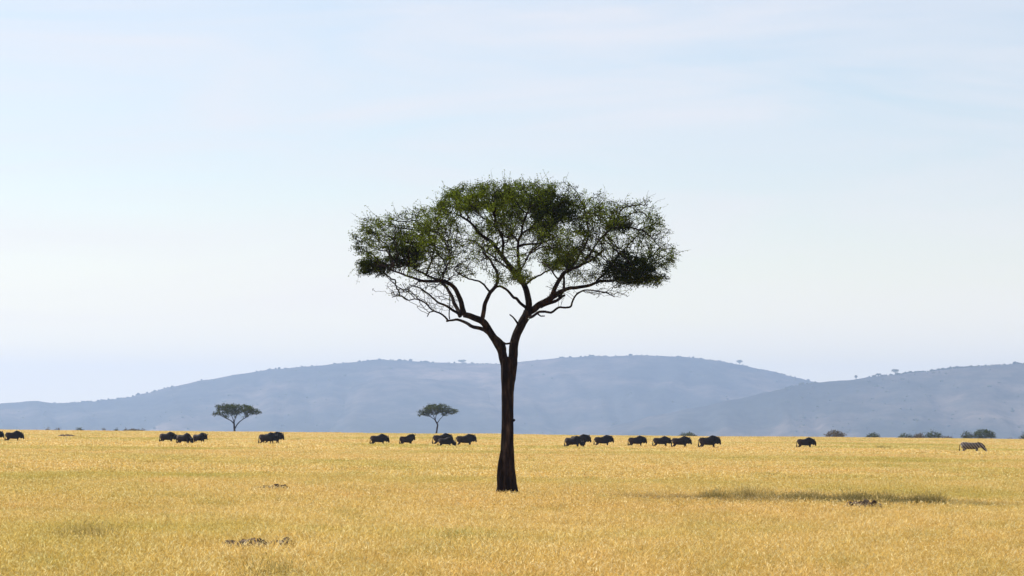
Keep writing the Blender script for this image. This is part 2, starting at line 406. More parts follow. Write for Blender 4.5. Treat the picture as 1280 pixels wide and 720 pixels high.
# the streak of greener grass right of the tree, and short tufts in other dips
gp = [grass_patch('green_tile', 0.6, 260, 0.010, 0.34, 0.66, 0.25, M_GREEN, 900 + k) for k in range(4)]
gpts = []
def tuft_band(line, width, n):
    for k in range(n):
        u = random.random() * (len(line) - 1); i = int(u); f = u - i
        px = line[i][0] * (1 - f) + line[i + 1][0] * f; py = line[i][1] * (1 - f) + line[i + 1][1] * f
        p = at_grass(px, py); x = p.x; y = p.y + random.gauss(0, width)
        s = 0.88 + 0.4 * noise.noise(Vector((x * 1.6, y * 0.9, 2.2))) + (random.uniform(-.2, .2) if random.random() < .85 else random.uniform(.2, .5))
        gpts.append((x, y, ground(x, y), random.randrange(4), random.uniform(0, 6.28), s))
tuft_band([(885, 621), (930, 622), (1000, 624), (1040, 626), (1080, 627), (1120, 627), (1165, 627)], 1.5, 200)
tuft_band([(1000, 626), (1050, 628), (1100, 629)], 0.7, 70)
tuft_band([(40, 668), (90, 667), (130, 668)], 0.7, 14)
tuft_band([(325, 711), (345, 711)], 0.15, 4)
tuft_band([(1098, 558), (1112, 558)], 0.6, 5)
tuft_band([(450, 684), (480, 690)], 0.5, 2)
gn_scatter('green_grass', gp, gpts, 'streak of darker greenish grass in the dip right of the tree', 'grass')

# ------------------------------------------------------------------ earth mounds
def earth_mound(p, r, h, lab, seed):
    z0 = ground(p.x, p.y); vs = []; fs = []; nr, na_ = 14, 40
    vs.append((0, 0, h * (0.9 + 0.15 * noise.noise(Vector((seed, 0, 0))))))
    for i in range(1, nr + 1):
        q = i / nr
        for k in range(na_):
            a = 2 * math.pi * k / na_; rr = r * q * (1.35 if abs(math.cos(a)) > .5 else 1.1) * (1 + 0.22 * noise.noise(Vector((math.cos(a) * 1.4, math.sin(a) * 1.4, seed))))
            x, y = rr * math.cos(a), rr * math.sin(a)
            z = h * (1 - q ** 5) * (0.9 + 0.2 * noise.fractal(Vector((x * 5, y * 5, seed * 3.3)), 0.9, 2.1, 4)) - (0.08 if i == nr else 0)
            vs.append((x, y, z))
    for k in range(na_): fs.append((0, 1 + k, 1 + (k + 1) % na_))
    for i in range(nr - 1):
        for k in range(na_):
            a = 1 + i * na_ + k; b = 1 + i * na_ + (k + 1) % na_; fs.append((a, a + na_, b + na_, b))
    o = link('earth_mound', mesh('earth_mound', vs, fs), M_EARTH); o.location = (p.x, p.y, z0)
    tag(o, lab, 'mound', 'earth mounds in the grass'); return o
for p, (px, py, r, lab, sd_) in zip(mound_pos, mound_spec):
    earth_mound(p, r, {1: .535, 2: .60, 3: .61, 4: .6}[sd_], lab, sd_ * 1.7)

# ------------------------------------------------------------------ tree machinery
def tube_chain(vs, fs, P_, R_, k, twist=0.0):
    """tapered tube along points P_ with radii R_"""
    u = None; prev = None
    for i, p in enumerate(P_):
        d = (P_[min(i + 1, len(P_) - 1)] - P_[max(i - 1, 0)])
        if d.length < 1e-7: d = Vector((0, 0, 1))
        d.normalize()
        if u is None: u = d.orthogonal().normalized()
        else:
            u = (u - d * u.dot(d))
            u = u.normalized() if u.length > 1e-6 else d.orthogonal().normalized()
        v = d.cross(u); b = len(vs)
        for q in range(k):
            a = 2 * math.pi * q / k; r = R_[i]
            if k >= 10: r *= 1 + 0.10 * noise.noise(Vector((math.cos(a) * 1.6, math.sin(a) * 1.6, i * 0.12 + R_[0] * 50))) + 0.05 * math.sin(3 * a + i * 0.1)
            vs.append(p + u * (r * math.cos(a)) + v * (r * math.sin(a)))
        if prev is not None:
            for q in range(k): fs.append((prev + q, prev + (q + 1) % k, b + (q + 1) % k, b + q))
        prev = b
    fs.append(tuple(prev + q for q in range(k)))

class Skeleton:
    def __init__(s): s.p = []; s.par = []; s.seed = []; s.rad = []; s.leaf = []
    def nearest(s, q):
        a = np.array([v[:] for v in s.p]); return int(np.argmin(((a - np.array(q[:])) ** 2).sum(1)))
    def grow(s, A, AL, step, infl, kill, iters, jitter=0.25, up=0.08):
        Pn = np.array([v[:] for v in s.p]); par = list(s.par); leaf = list(s.leaf)
        A = A.copy(); AL = AL.copy()
        def near(A_, Q, off):
            bi = np.zeros(len(A_), int); bd = np.full(len(A_), 1e9)
            for c0 in range(0, len(A_), 2000):
                d = ((A_[c0:c0 + 2000, None] - Q[None]) ** 2).sum(2); k = d.argmin(1)
                bi[c0:c0 + 2000] = k + off; bd[c0:c0 + 2000] = d[np.arange(len(k)), k]
            return bi, bd
        ni, nd = near(A, Pn, 0)
        for it in range(iters):
            if len(A) == 0: break
            act = nd < infl * infl
            if not act.any():
                infl *= 1.4; continue
            idx = ni[act]; dv = A[act] - Pn[idx]; dv /= (np.linalg.norm(dv, axis=1)[:, None] + 1e-9)
            uq, inv = np.unique(idx, return_inverse=True)
            acc = np.zeros((len(uq), 3)); np.add.at(acc, inv, dv)
            al = np.zeros(len(uq)); cn = np.zeros(len(uq)); np.add.at(al, inv, AL[act]); np.add.at(cn, inv, 1)
            acc /= (np.linalg.norm(acc, axis=1)[:, None] + 1e-9)
            acc += rng.normal(0, jitter, acc.shape); acc[:, 2] += up
            acc /= (np.linalg.norm(acc, axis=1)[:, None] + 1e-9)
            new = Pn[uq] + acc * step; off = len(Pn)
            Pn = np.concatenate([Pn, new]); par += list(uq); leaf += list(al / cn)
            bi, bd = near(A, new, off); m_ = bd < nd; ni = np.where(m_, bi, ni); nd = np.where(m_, bd, nd)
            keep = nd > kill * kill; A = A[keep]; AL = AL[keep]; ni = ni[keep]; nd = nd[keep]
            if len(Pn) > 40000: break
        s.p = [Vector(v) for v in Pn]; s.par = [int(v) for v in par]; s.leaf = leaf
        s.seed += [-1] * (len(s.p) - len(s.seed)); s.rad += [0.0] * (len(s.p) - len(s.rad))
    def pipe(s, tip, ex=2.3):
        n = len(s.p); acc = [0.0] * n; kids = [0] * n
        for i in range(n):
            if s.par[i] >= 0: kids[s.par[i]] += 1
        r = [0.0] * n; s.tips = [0] * n
        for i in range(n - 1, -1, -1):
            if kids[i] == 0: acc[i] = tip ** ex; s.tips[i] = 1
            r[i] = acc[i] ** (1 / ex)
            if s.seed[i] >= 0: continue
            if s.par[i] >= 0: acc[s.par[i]] += acc[i]; s.tips[s.par[i]] += s.tips[i]
        s.r = [s.rad[i] if s.seed[i] >= 0 else r[i] for i in range(n)]
    def twig_mesh(s, rmax=0.03):
        n = len(s.p); kids = [[] for _ in range(n)]
        for i in range(n):
            if s.par[i] >= 0 and s.seed[i] < 0: kids[s.par[i]].append(i)
        vs = []; fs = []
        starts = [(s.par[i], i) for i in range(n) if s.seed[i] < 0 and s.seed[s.par[i]] >= 0]
        while starts:
            a, i = starts.pop(); ch = [a, i]
            while kids[i]:
                ks = sorted(kids[i], key=lambda q: -s.r[q])
                for q in ks[1:]: starts.append((i, q))
                i = ks[0]; ch.append(i)
            rr = [min(s.r[q], rmax) for q in ch]; rr[0] = min(rr[1] * 1.15, s.r[ch[0]])
            tube_chain(vs, fs, [s.p[q] for q in ch], rr, 5 if rr[1] > 0.014 else (4 if rr[1] > 0.007 else 3))
        return vs, fs
def leaf_mesh(name, C, L, W, tint):
    n = len(C); a = rng.normal(size=(n, 3)); a /= np.linalg.norm(a, axis=1)[:, None]
    b = np.cross(a, rng.normal(size=(n, 3))); b /= np.linalg.norm(b, axis=1)[:, None]
    a *= (L * rng.uniform(.6, 1.3, n))[:, None] / 2; b *= (W * rng.uniform(.6, 1.3, n))[:, None] / 2
    V = np.stack([C - a, C + b, C + a, C - b], 1).reshape(-1, 3)
    me = np_mesh(name, V, 4); at = me.attributes.new('tint', 'FLOAT', 'FACE'); at.data.foreach_set('value', np.clip(tint, 0, 1).astype(np.float32))
    return me
def local(vs, o): return [v - o for v in vs]

# ------------------------------------------------------------------ the big acacia
TD = 100.0
PXM = F / TD
base = P(634, 613, TD); base.z = ground(base.x, base.y) - 0.02
tree = empty('acacia_tree', base); tag(tree, 'large flat-topped acacia tree with dark forked trunk standing alone in golden grass', 'tree')
def T(px, py, d=0.0): return P(px, py, TD + d)
# trunk: fluted column from measured left and right edges
prof = [(640, 616, 651), (625, 617, 650), (613, 621, 646.5), (605, 622.5, 645), (598, 623, 645), (585, 624, 643.5), (570, 625.5, 643), (550, 626.5, 642.5), (530, 627, 642), (510, 626.8, 641.8), (490, 626.2, 642), (475, 625.8, 643.8), (465, 625.8, 645.6), (455, 625.5, 647.2), (450, 625.5, 647.2), (446, 627, 646)]
vs = []; fs = []; NR, NS = 100, 64; yy = np.linspace(640, 446, NR)
pl = np.interp(-yy, [-a for a, _, _ in prof], [b for _, b, _ in prof]); pr = np.interp(-yy, [-a for a, _, _ in prof], [c for _, _, c in prof])
for i, y in enumerate(yy):
    cpt = T((pl[i] + pr[i]) / 2, y); hw = (pr[i] - pl[i]) / 2 / PXM
    for k in range(NS):
        a = 2 * math.pi * k / NS; ta = a + (y - 613) * 0.006
        fl = 0.07 * math.sin(2 * ta + 0.6) + 0.06 * math.sin(5 * ta + y * 0.01) + 0.05 * noise.noise(Vector((math.cos(ta) * 2.2, math.sin(ta) * 2.2, y * 0.02)))
        fl += 0.07 * noise.noise(Vector((math.cos(ta) * 7, math.sin(ta) * 7, y * 0.035)))
        if y > 585: fl += 0.10 * (y - 585) / 40 * math.sin(6 * ta)
        r = hw * (0.97 + fl)
        vs.append(cpt + Vector((r * math.cos(a), r * 0.9 * math.sin(a), 0)))
for i in range(NR - 1):
    for k in range(NS): fs.append((i * NS + k, i * NS + (k + 1) % NS, (i + 1) * NS + (k + 1) % NS, (i + 1) * NS + k))
fs.append(tuple((NR - 1) * NS + k for k in range(NS)))
# a second stem fused to the left foot, and small knots
tube_chain(vs, fs, catmull([T(627.5, 560, -.05), T(625.5, 578, -.12), T(624.3, 595, -.17), T(624.6, 606, -.18), T(625.5, 630, -.2)], 0.06), list(np.interp(np.linspace(0, 1, len(catmull([T(627.5, 560, -.05), T(625.5, 578, -.12), T(624.3, 595, -.17), T(624.6, 606, -.18), T(625.5, 630, -.2)], 0.06))), [0, .3, .7, 1], [.03, .07, .085, .09])), 12)
tube_chain(vs, fs, [T(640, 526, -.05), T(643.2, 525, -.05), T(644, 524.6, -.05)], [0.05, 0.035, 0.02], 8)
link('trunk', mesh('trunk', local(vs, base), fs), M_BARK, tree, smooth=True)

SK = Skeleton()
limbs = [  # (points px,py,depth), start radius px, end radius px
 ([(634, 490, 0), (632.5, 465, 0), (630.3, 448, 0), (626.5, 437, 0), (619.5, 426, -.1), (611, 413, -.1), (602, 401.5, -.2), (591, 396, -.2), (580, 393.5, -.3)], [5, 6.6, 6.0, 5.4, 4.9, 4.6, 4.4, 3.9, 3.5], 0),      # 0 left limb
 ([(637, 490, 0), (639.5, 465, 0), (641.6, 448, 0), (642.3, 434, 0), (645.3, 420, .1), (650.5, 408, .15), (657, 396, .2), (660, 389, .2)], [5, 6.4, 6.0, 5.7, 5.5, 5.3, 5.4, 5.6], 0),       # 1 right limb
 ([(633.5, 452, -.05), (632, 442, -.05), (631.5, 435, -.05), (627.5, 427.5, -.05), (617, 419, -.08)], 1.9, 1.9),      # 2 inner strand making the slit
 ([(627, 427, -.05), (632, 429.5, -.03), (637, 429, 0), (643, 424, 0)], 1.3, 1.3),
 ([(580, 393.5, -.3), (577, 379, -.4), (571, 364, -.5), (563, 355, -.6), (552, 352, -.8), (541, 351.5, -1), (527, 351, -1.1), (516, 347, -1.2), (502, 342, -1.3), (488, 337, -1.3)], 3.6, 1.0),
 ([(612, 417, -.1), (604, 412, .1), (596, 409.5, .2), (588, 407, .3), (580, 402, .5), (572, 399.5, .6), (565, 400, .8), (558, 401.5, .9)], 3.0, 1.2),
 ([(560, 401, .9), (556, 396, .9), (551, 392.5, 1), (542, 389, 1.1), (533, 381, 1.3), (526, 375.5, 1.5), (518, 373.5, 1.6), (511, 375.5, 1.7), (506, 372, 1.8), (499, 369.5, 1.9), (490, 371.5, 2)], 1.3, 0.6),
 ([(542, 389, 1.1), (537, 391, 1.1), (534, 396, 1.1)], 0.9, 0.6),
 ([(575, 395, -.2), (571, 386, .2), (567, 377, .5), (561, 364, 1.0), (555, 356, 1.3), (545, 349, 1.6), (533, 344, 1.9), (520, 337, 2.2), (512, 330, 2.4), (504, 322, 2.6)], 2.8, 0.9),
 ([(576, 394, -.2), (566, 388, -.5), (556, 381, -.9), (546, 377, -1.3), (536, 368, -1.8), (524, 360, -2.2), (512, 356, -2.5)], 1.8, 0.7),
 ([(562, 399, .7), (561.5, 385, .7), (562, 366, .8)], 0.8, 0.6),
 ([(602, 400, -.2), (605, 388, -.3), (608, 377, -.5), (612, 367, -.7), (618, 361, -.9), (622, 352, -1.2), (620, 338, -1.6), (612, 325, -2.1), (604, 315, -2.6)], 3.0, 1.2),
 ([(613, 366, -.7), (604, 355, -1.2), (595, 350.5, -1.6), (585, 348, -2), (576, 344, -2.4), (568, 336, -2.8)], 1.4, 0.7),
 ([(618, 361, -.9), (625, 358, -1.0), (634, 363, -.8), (641, 371, -.4), (646, 374, -.1), (652, 380, .1), (658, 385, .2)], 1.3, 2.0),
 ([(660, 389, .2), (661.5, 376, .2), (657, 360, .3), (650, 346, .4), (642, 337, .5), (634, 328, .6), (626, 318, .7), (618, 305, .8), (608, 298, .9), (599, 291, 1.0), (588, 278, 1.1), (576, 270, 1.2)], 4.6, 1.3),
 ([(650, 347, .4), (649, 334, .2), (647.5, 318, -.1), (648, 302, -.4), (652, 291, -.6), (654, 278, -.8), (660, 264, -1)], 2.6, 1.0),
 ([(628, 321, .7), (629, 305, .6), (625, 292, .6), (621, 280, .7), (619, 266, .8)], 2.0, 0.9),
 ([(648, 303, -.4), (641, 295, -.6), (633, 297, -.8), (624, 288, -1.2), (618, 276, -1.6)], 1.3, 0.7),
 ([(649, 308, -.3), (660, 305, 0), (673, 304, .4), (681, 297, .8), (690, 286, 1.2), (697, 272, 1.5)], 1.6, 0.9),
 ([(652, 292, -.6), (664, 284, -1.0), (675, 274, -1.4), (684, 266, -1.6)], 1.4, 0.8),
 ([(660, 390, .2), (667, 387, .15), (675, 381, .1), (683, 375.5, 0), (692, 369.5, -.1), (698, 366, -.1)], 4.6, 3.2),
 ([(688, 372, 0), (693, 361, -.3), (698.5, 350, -.6), (705, 341, -1), (718, 336, -1.3), (731, 329, -1.7), (743, 323, -2.0), (755, 312, -2.3)], 3.2, 1.0),
 ([(695, 367.5, 0), (702, 364, .2), (709, 361, .4), (723, 359, .7), (736, 357, .9), (745, 354, 1), (755, 351.5, 1.1), (768, 350, 1.2), (785, 344, 1.3), (800, 338, 1.3)], 2.9, 1.0),
 ([(699, 371, .1), (703, 366, .25), (705, 359, .4), (705, 352, .6), (706, 340, 1), (712, 326, 1.5), (722, 312, 2)], 1.9, 0.9),
 ([(676, 383, .1), (690, 378, .3), (700, 373.5, .3), (706, 369, .4)], 2.8, 1.6),
 ([(657, 398, .2), (664, 397, -.1), (670, 393, -.3), (675, 390, -.4), (682, 389, -.5), (689, 390.5, -.6), (694, 387, -.7), (701, 384, -.9), (712, 384, -1.1), (715, 378, -1.3), (719, 370, -1.5), (727, 364, -1.8), (735, 362.5, -2), (745, 364, -2.2), (757, 365.5, -2.4), (768, 371, -2.6)], 2.0, 0.6),
 ([(672, 392, -.3), (676, 395.5, -.4), (681, 395, -.4)], 1.2, 0.7),
 ([(649, 408, .1), (646, 402, 0), (641.5, 396, -.1), (637, 393, -.1)], 1.6, 0.8),
 ([(698, 350, -.6), (692, 341, -.4), (686, 334, 0), (679, 329, .4), (672, 327, .8)], 1.1, .6),
 ([(712, 338, -1.1), (722, 322, -.8), (733, 304, -.4), (736, 290, 0), (733, 275, .3), (731, 262, .5)], 1.8, 0.8),
 ([(731, 329, -1.7), (742, 310, -1.5), (754, 295, -1.2), (765, 284, -1.0), (772, 272, -.9)], 1.5, 0.8),
 ([(745, 354, 1), (757, 340, 1.3), (768, 325, 1.7), (782, 310, 2.0), (795, 296, 2.2)], 1.5, 0.7),
 ([(655, 358, .3), (664, 350, 1.0), (676, 343, 1.8), (690, 335, 2.5), (700, 325, 3)], 1.6, 0.8),
 ([(648, 345, .4), (640, 340, 1.2), (628, 330, 2.2), (612, 318, 3.0), (598, 306, 3.6)], 1.7, 0.8),
 ([(655, 357, .3), (650, 352, -.6), (648, 346, -1.6), (655, 330, -2.6), (662, 316, -3.4)], 1.8, 0.8),
 ([(533, 344, 1.9), (538, 330, 1.6), (542, 315, 1.2), (545, 298, .8), (549, 285, .5)], 1.2, .7),
 ([(552, 352, -.8), (556, 338, -1.4), (562, 322, -1.9), (560, 305, -2.2)], 1.2, .7),
]
for li, (pp, r0, r1) in enumerate(limbs):
    pts_ = catmull([T(*q) for q in pp], 0.09)
    for i, p in enumerate(pts_):
        if 0 < i < len(pts_) - 1: pts_[i] = p + Vector((noise.noise(p * 3.1), noise.noise(p * 3.1 + Vector((9, 0, 0))), noise.noise(p * 3.1 + Vector((0, 9, 0))))) * 0.03
    start = -1 if not SK.p else SK.nearest(pts_[0])
    n = len(pts_)
    if isinstance(r0, list): rr = [float(v) / PXM for v in np.interp(np.linspace(0, len(r0) - 1, n), range(len(r0)), r0)]; r0 = max(r0)
    else: rr = [(r0 + (r1 - r0) * (i / (n - 1)) ** 0.8) / PXM for i in range(n)]
    for i, p in enumerate(pts_):
        SK.p.append(p); SK.par.append(start if i == 0 else len(SK.p) - 2); SK.seed.append(li); SK.rad.append(rr[i]); SK.leaf.append(0)
    v2 = []; f2 = []; tube_chain(v2, f2, pts_, rr, 16 if r0 > 5 else (10 if r0 > 1.5 else 7))
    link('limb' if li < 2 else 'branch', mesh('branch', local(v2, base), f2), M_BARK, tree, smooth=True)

clumps = [  # px, py, rx, ry, depth, rdepth, attractors, leafiness
 (478, 300, 34, 28, 0, 1.1, 520, 1.1), (474, 333, 28, 12, .4, .9, 300, 1.5), (515, 292, 36, 26, 1.2, 1.5, 420, .75), (507, 318, 25, 15, -.6, 1, 300, 1.4),
 (545, 298, 34, 38, -1.6, 1.6, 420, .78), (553, 335, 48, 20, 1.8, 1.4, 260, .4), (575, 254, 32, 20, .5, 1.5, 430, 1.3), (612, 247, 34, 20, -1.5, 1.6, 430, 1.2),
 (650, 253, 40, 26, 1.6, 1.8, 560, 1.25), (690, 260, 30, 22, -.6, 1.4, 480, 1.45), (640, 282, 45, 14, 0, 2.5, 300, .7), (600, 300, 44, 24, 3, 1.4, 260, .5),
 (727, 272, 30, 30, 1.2, 1.6, 360, .72), (768, 268, 40, 20, -1, 1.6, 300, .55), (775, 282, 18, 9, -1.1, .6, 150, 2.0), (722, 305, 38, 28, -2.2, 1.5, 340, .62),
 (702, 322, 26, 18, 2.4, 1.2, 240, 1.3), (768, 308, 45, 24, 1.7, 1.5, 380, .62), (788, 337, 38, 19, -.2, 1.3, 520, 1.6), (826, 320, 21, 20, .2, 1, 240, 1.0),
 (812, 290, 22, 24, 0, 1.2, 200, .7), (803, 351, 28, 9, 0, 1, 160, 1.3), (640, 347, 30, 11, -1.8, 1.2, 150, .85), (735, 345, 34, 10, 1.6, 1.2, 120, .5),
 (512, 362, 38, 14, .6, 1.6, 200, .12), (620, 325, 42, 22, -3, 1.0, 240, .5), (660, 300, 60, 22, 3.6, 1, 260, .5), (585, 325, 30, 25, -2.4, 1.0, 160, .4),
 (690, 300, 30, 22, -3.4, 1, 160, .6), (545, 268, 30, 16, 0, 1.5, 170, .5), (740, 258, 30, 10, 0, 1.5, 110, .45), (748, 243, 8, 6, 0, .5, 18, .4), (806, 250, 10, 6, 0, .6, 20, .4), (832, 292, 8, 8, 0, .6, 16, .4), (700, 232, 25, 6, 0, 1, 60, .5), (806, 262, 20, 12, 0, 1, 70, .5), (462, 283, 16, 14, 0, 1, 70, .6), (548, 378, 34, 12, .8, 1.0, 130, .04), (690, 368, 8, 10, .3, .5, 20, .1), (650, 232, 70, 8, 0, 2, 160, .5), (765, 366, 30, 8, -1.6, 1, 60, .1), (700, 360, 20, 12, -1.0, .8, 30, .1)]
A = []; AL = []
for (cx, cy_, rx, ry, d, rd, n, lf) in clumps:
    k = 0
    while k < n:
        u = rng.normal(size=3); u /= np.linalg.norm(u); u *= rng.random() ** (1 / 2.6) * (1.0 if rng.random() > .14 else 1.28)
        p = T(cx + u[0] * rx, cy_ + u[1] * ry, d + u[2] * rd)
        A.append(p[:]); AL.append(lf); k += 1
A = np.array(A); AL = np.array(AL)
SK.grow(A, AL, 0.085, 0.9, 0.115, 90, jitter=0.3, up=0.05)
SK.pipe(0.0056, 2.2)
v2, f2 = SK.twig_mesh(0.04)
# thin bare shoots poking out of the outline
tips = [i for i in range(len(SK.p)) if SK.seed[i] < 0 and SK.tips[i] == 1]
ctr = T(645, 330)
shoot_pts = []
for i in random.sample(tips, min(2200, len(tips))):
    if noise.noise(SK.p[i] * 1.0) < random.uniform(-.5, .35): continue
    p = SK.p[i]; o_ = (p - ctr); o_.z = abs(o_.z) * 1.5 + 0.3; o_.normalize()
    d = (o_ + Vector((random.gauss(0, .5), random.gauss(0, .5), random.gauss(0, .4)))).normalized()
    Ln = random.uniform(.12, .45) if random.random() < .8 else random.uniform(.35, .6)
    q = [p]; n_ = 4
    for k in range(n_):
        d = (d + Vector((random.gauss(0, .16), random.gauss(0, .16), random.gauss(0, .16) - .02))).normalized(); q.append(q[-1] + d * Ln / n_)
        if random.random() < 0.8: shoot_pts.append((q[-1], SK.leaf[i]))
    tube_chain(v2, f2, q, [0.005, 0.0045, 0.004, 0.0032, 0.0025], 3)
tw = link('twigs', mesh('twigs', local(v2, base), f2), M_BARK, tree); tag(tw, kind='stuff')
C = []; TT = []
for i in range(len(SK.p)):
    if SK.seed[i] >= 0 or SK.tips[i] > 4: continue
    lf = SK.leaf[i]; pn = noise.noise(SK.p[i] * 1.5) + (0.15 if lf > 1.37 else 0)
    n_ = int(15 * (lf if lf > 1 else lf ** 1.9) * max(0.03, 1 + 2.6 * pn) + random.random())
    for _ in range(n_): C.append((SK.p[i] + Vector((random.gauss(0, .06), random.gauss(0, .06), random.gauss(0, .05))))[:]); TT.append((0.03 + random.uniform(0, .3) ** 1.5) if lf > 1.37 else 0.42 + 0.6 * noise.noise(SK.p[i] * 1.7 + Vector((5, 5, 5))) + random.gauss(0, .2))
for p, lf in shoot_pts:
    for _ in range(int(2.2 * min(lf, 1) + random.random())): C.append((p + Vector((random.gauss(0, .025), random.gauss(0, .025), random.gauss(0, .025))))[:]); TT.append(random.uniform(.4, 1))
print('tree nodes', len(SK.p), 'leaves', len(C))
lm = leaf_mesh('leaves', np.array(C) - np.array(base[:]), 0.058, 0.026, np.array(TT))
lv = link('leaves', lm, M_LEAF, tree); tag(lv, kind='stuff')

# ------------------------------------------------------------------ smaller acacias and bushes in the distance
def small_tree(name, label, cat, group, px, D, top, limbs_px, clumps_px, leaf_mat, leaf_size, leaf_n, att=500, r0=0.16, step=0.35, tip=0.02, foot=None):
    pxm = F / D; bx = (px - 640) / pxm; gz = ground(bx, D)
    b = Vector((bx, D, gz)); root = empty(name, b); tag(root, label, cat, group)
    sk = Skeleton(); tv = []; tf = []
    for li, (pp, ra, rb) in enumerate(limbs_px):
        q = [P(x, y, D + d) for x, y, d in pp]
        if li == 0: q[0].z = gz - 0.1
        pts_ = catmull(q, step * 0.6); n = len(pts_); rr = [(ra + (rb - ra) * i / (n - 1)) for i in range(n)]
        start = -1 if not sk.p else sk.nearest(pts_[0])
        for i, p in enumerate(pts_):
            sk.p.append(p); sk.par.append(start if i == 0 else len(sk.p) - 2); sk.seed.append(li); sk.rad.append(rr[i]); sk.leaf.append(0)
        if li == 0:
            v_ = []; f_ = []; tube_chain(v_, f_, pts_, rr, 10); link('trunk', mesh('trunk', local(v_, b), f_), M_BARK, root, smooth=True)
        else: tube_chain(tv, tf, pts_, rr, 7)
    A_ = []
    for (cx, cy_, rx, ry, d, rd, n) in clumps_px:
        for _ in range(n):
            u = rng.normal(size=3); u /= np.linalg.norm(u); u *= rng.random() ** .4
            A_.append(P(cx + u[0] * rx, cy_ + u[1] * ry, D + d + u[2] * rd)[:])
    A_ = np.array(A_)
    sk.grow(A_, np.ones(len(A_)), step, 3.5, step * 1.2, 50, 0.25, 0.03); sk.pipe(tip, 2.3)
    v_, f_ = sk.twig_mesh(0.1); k0 = len(tv); tv += v_; tf += [tuple(i + k0 for i in f) for f in f_]
    if tv: link('branches', mesh('branches', local(tv, b), tf), M_BARK, root)
    C_ = []; T_ = []
    for i in range(len(sk.p)):
        if sk.seed[i] >= 0 or sk.tips[i] > 5: continue
        pn = noise.noise(sk.p[i] * 0.6)
        for _ in range(max(0, int(leaf_n * (1 + 1.1 * pn) + random.random()))):
            C_.append((sk.p[i] + Vector((random.gauss(0, step * .6), random.gauss(0, step * .6), random.gauss(0, step * .4))))[:]); T_.append(.5 + .5 * pn + random.gauss(0, .2))
    cr = link('crown', leaf_mesh('crown', np.array(C_) - np.array(b[:]), leaf_size, leaf_size * .55, np.array(T_)), leaf_mat, root)
    return root
G2 = 'umbrella acacias beyond the herd'
small_tree('acacia_tree', 'wide dark umbrella acacia with a low forked trunk, on the left horizon', 'tree', G2, 293, 760, 504,
   [([(293.5, 541, 0), (293, 535, 0), (292.5, 529, 0)], .24, .18), ([(292.5, 530, 0), (289, 526, 0), (283, 523, -.5), (276, 519.5, -.8)], .13, .06),
    ([(293.5, 536, 0), (297, 530, .3), (303, 524.5, .6), (311, 520, .9)], .14, .06), ([(292.5, 529, 0), (294, 523, .6), (297, 518, 1.2)], .12, .05), ([(292.5, 529, 0), (291, 523, -.7), (288, 517, -1.5)], .11, .05)],
   [(294, 512, 22, 6.5, 0, 3.6, 420), (284, 509, 16, 4, -1, 3, 160), (272, 517, 8.5, 3.0, 0, 1.4, 70), (318, 515.5, 10, 3.4, 0, 1.5, 120), (305, 511, 16, 5, 1, 3, 200)], M_LEAF_FAR, .26, 13)
small_tree('acacia_tree', 'dome-crowned umbrella acacia on a thin curved trunk, nearest left of the big tree', 'tree', G2, 545.5, 760, 503,
   [([(545, 541, 0), (546.5, 535, 0), (547, 531, 0), (545, 527, 0), (543.5, 524, 0)], .2, .14), ([(546.5, 529, 0), (550, 524, .4), (554, 520, .8)], .11, .05),
    ([(544, 525, 0), (538, 521, -.5), (531, 519, -1)], .08, .05), ([(544, 525, 0), (545.5, 519, .6), (549, 514, 1)], .09, .05), ([(544, 525, 0), (541, 518, -1), (538, 514, -1.4)], .08, .04)],
   [(547, 511, 19, 6, 0, 3.4, 420), (560, 514, 13, 5, 1, 2.4, 220), (532, 515, 10, 4, -.6, 2, 130), (525, 519.5, 4, 1.4, 0, .8, 30)], M_LEAF_FAR, .26, 13)
G3 = 'low bushes along the horizon at the right'
def bush(px0, px1, top, hz, label, mat, D=930, group=G3, n=None):
    cx = (px0 + px1) / 2; wd = (px1 - px0) / 2; h = hz - top
    lim = [([(cx, hz + 6, 0), (cx, hz - 1, 0)], .16, .1)]
    for k in range(4):
        sx_ = (k - 1.5) / 1.5; lim.append(([(cx, hz + 1, 0), (cx + wd * .4 * sx_, hz - h * .35, sx_), (cx + wd * .7 * sx_, hz - h * .6, -sx_)], .08, .04))
    k = n or int(26 * wd)
    cl = [(cx, top + h * .45, wd * .72, h * .45, 0, wd * .17, k), (cx - wd * .5, top + h * .66, wd * .5, h * .32, 0, wd * .12, k // 3), (cx + wd * .55, top + h * .6, wd * .45, h * .34, 0, wd * .12, k // 3)]
    return small_tree('bush', label, 'bush', group, cx, D, top, lim, cl, mat, .32, 8, step=.42)
bush(1030, 1058, 537.5, 548, 'wide brownish bush on the horizon just right of the lone rightmost wildebeest', M_LEAF_GREY)
bush(1081, 1101, 541, 549, 'small rounded green bush standing alone on the horizon', M_LEAF_FAR)
bush(1122, 1142, 541, 549.5, 'low bush at the left end of the long thicket on the horizon', M_LEAF_FAR)
bush(1139, 1158, 541.5, 549.5, 'low brownish bush in the middle of the long thicket', M_LEAF_GREY)
bush(1155, 1178, 538.5, 549.5, 'tallest bush of the long thicket on the horizon', M_LEAF_FAR)
bush(1174, 1192, 544, 550.5, 'very low bush at the right end of the long thicket', M_LEAF_GREY)
bush(1200, 1218, 538.5, 550, 'small bush behind the rump of the zebra', M_LEAF_FAR)
bush(1212, 1246, 536, 550, 'large spreading grey-green bush above the back of the zebra', M_LEAF_FAR)
bush(1257, 1268, 548, 551.5, 'tiny low bush on the horizon right of the zebra', M_LEAF_GREY)
bush(1273, 1294, 541, 552, 'dark bush cut by the right edge of the view', M_LEAF_FAR)
bush(846, 873, 540.5, 549, 'low green bush on the horizon behind the walking wildebeest', M_LEAF_FAR)
G4 = 'far bushes along the horizon at the left'
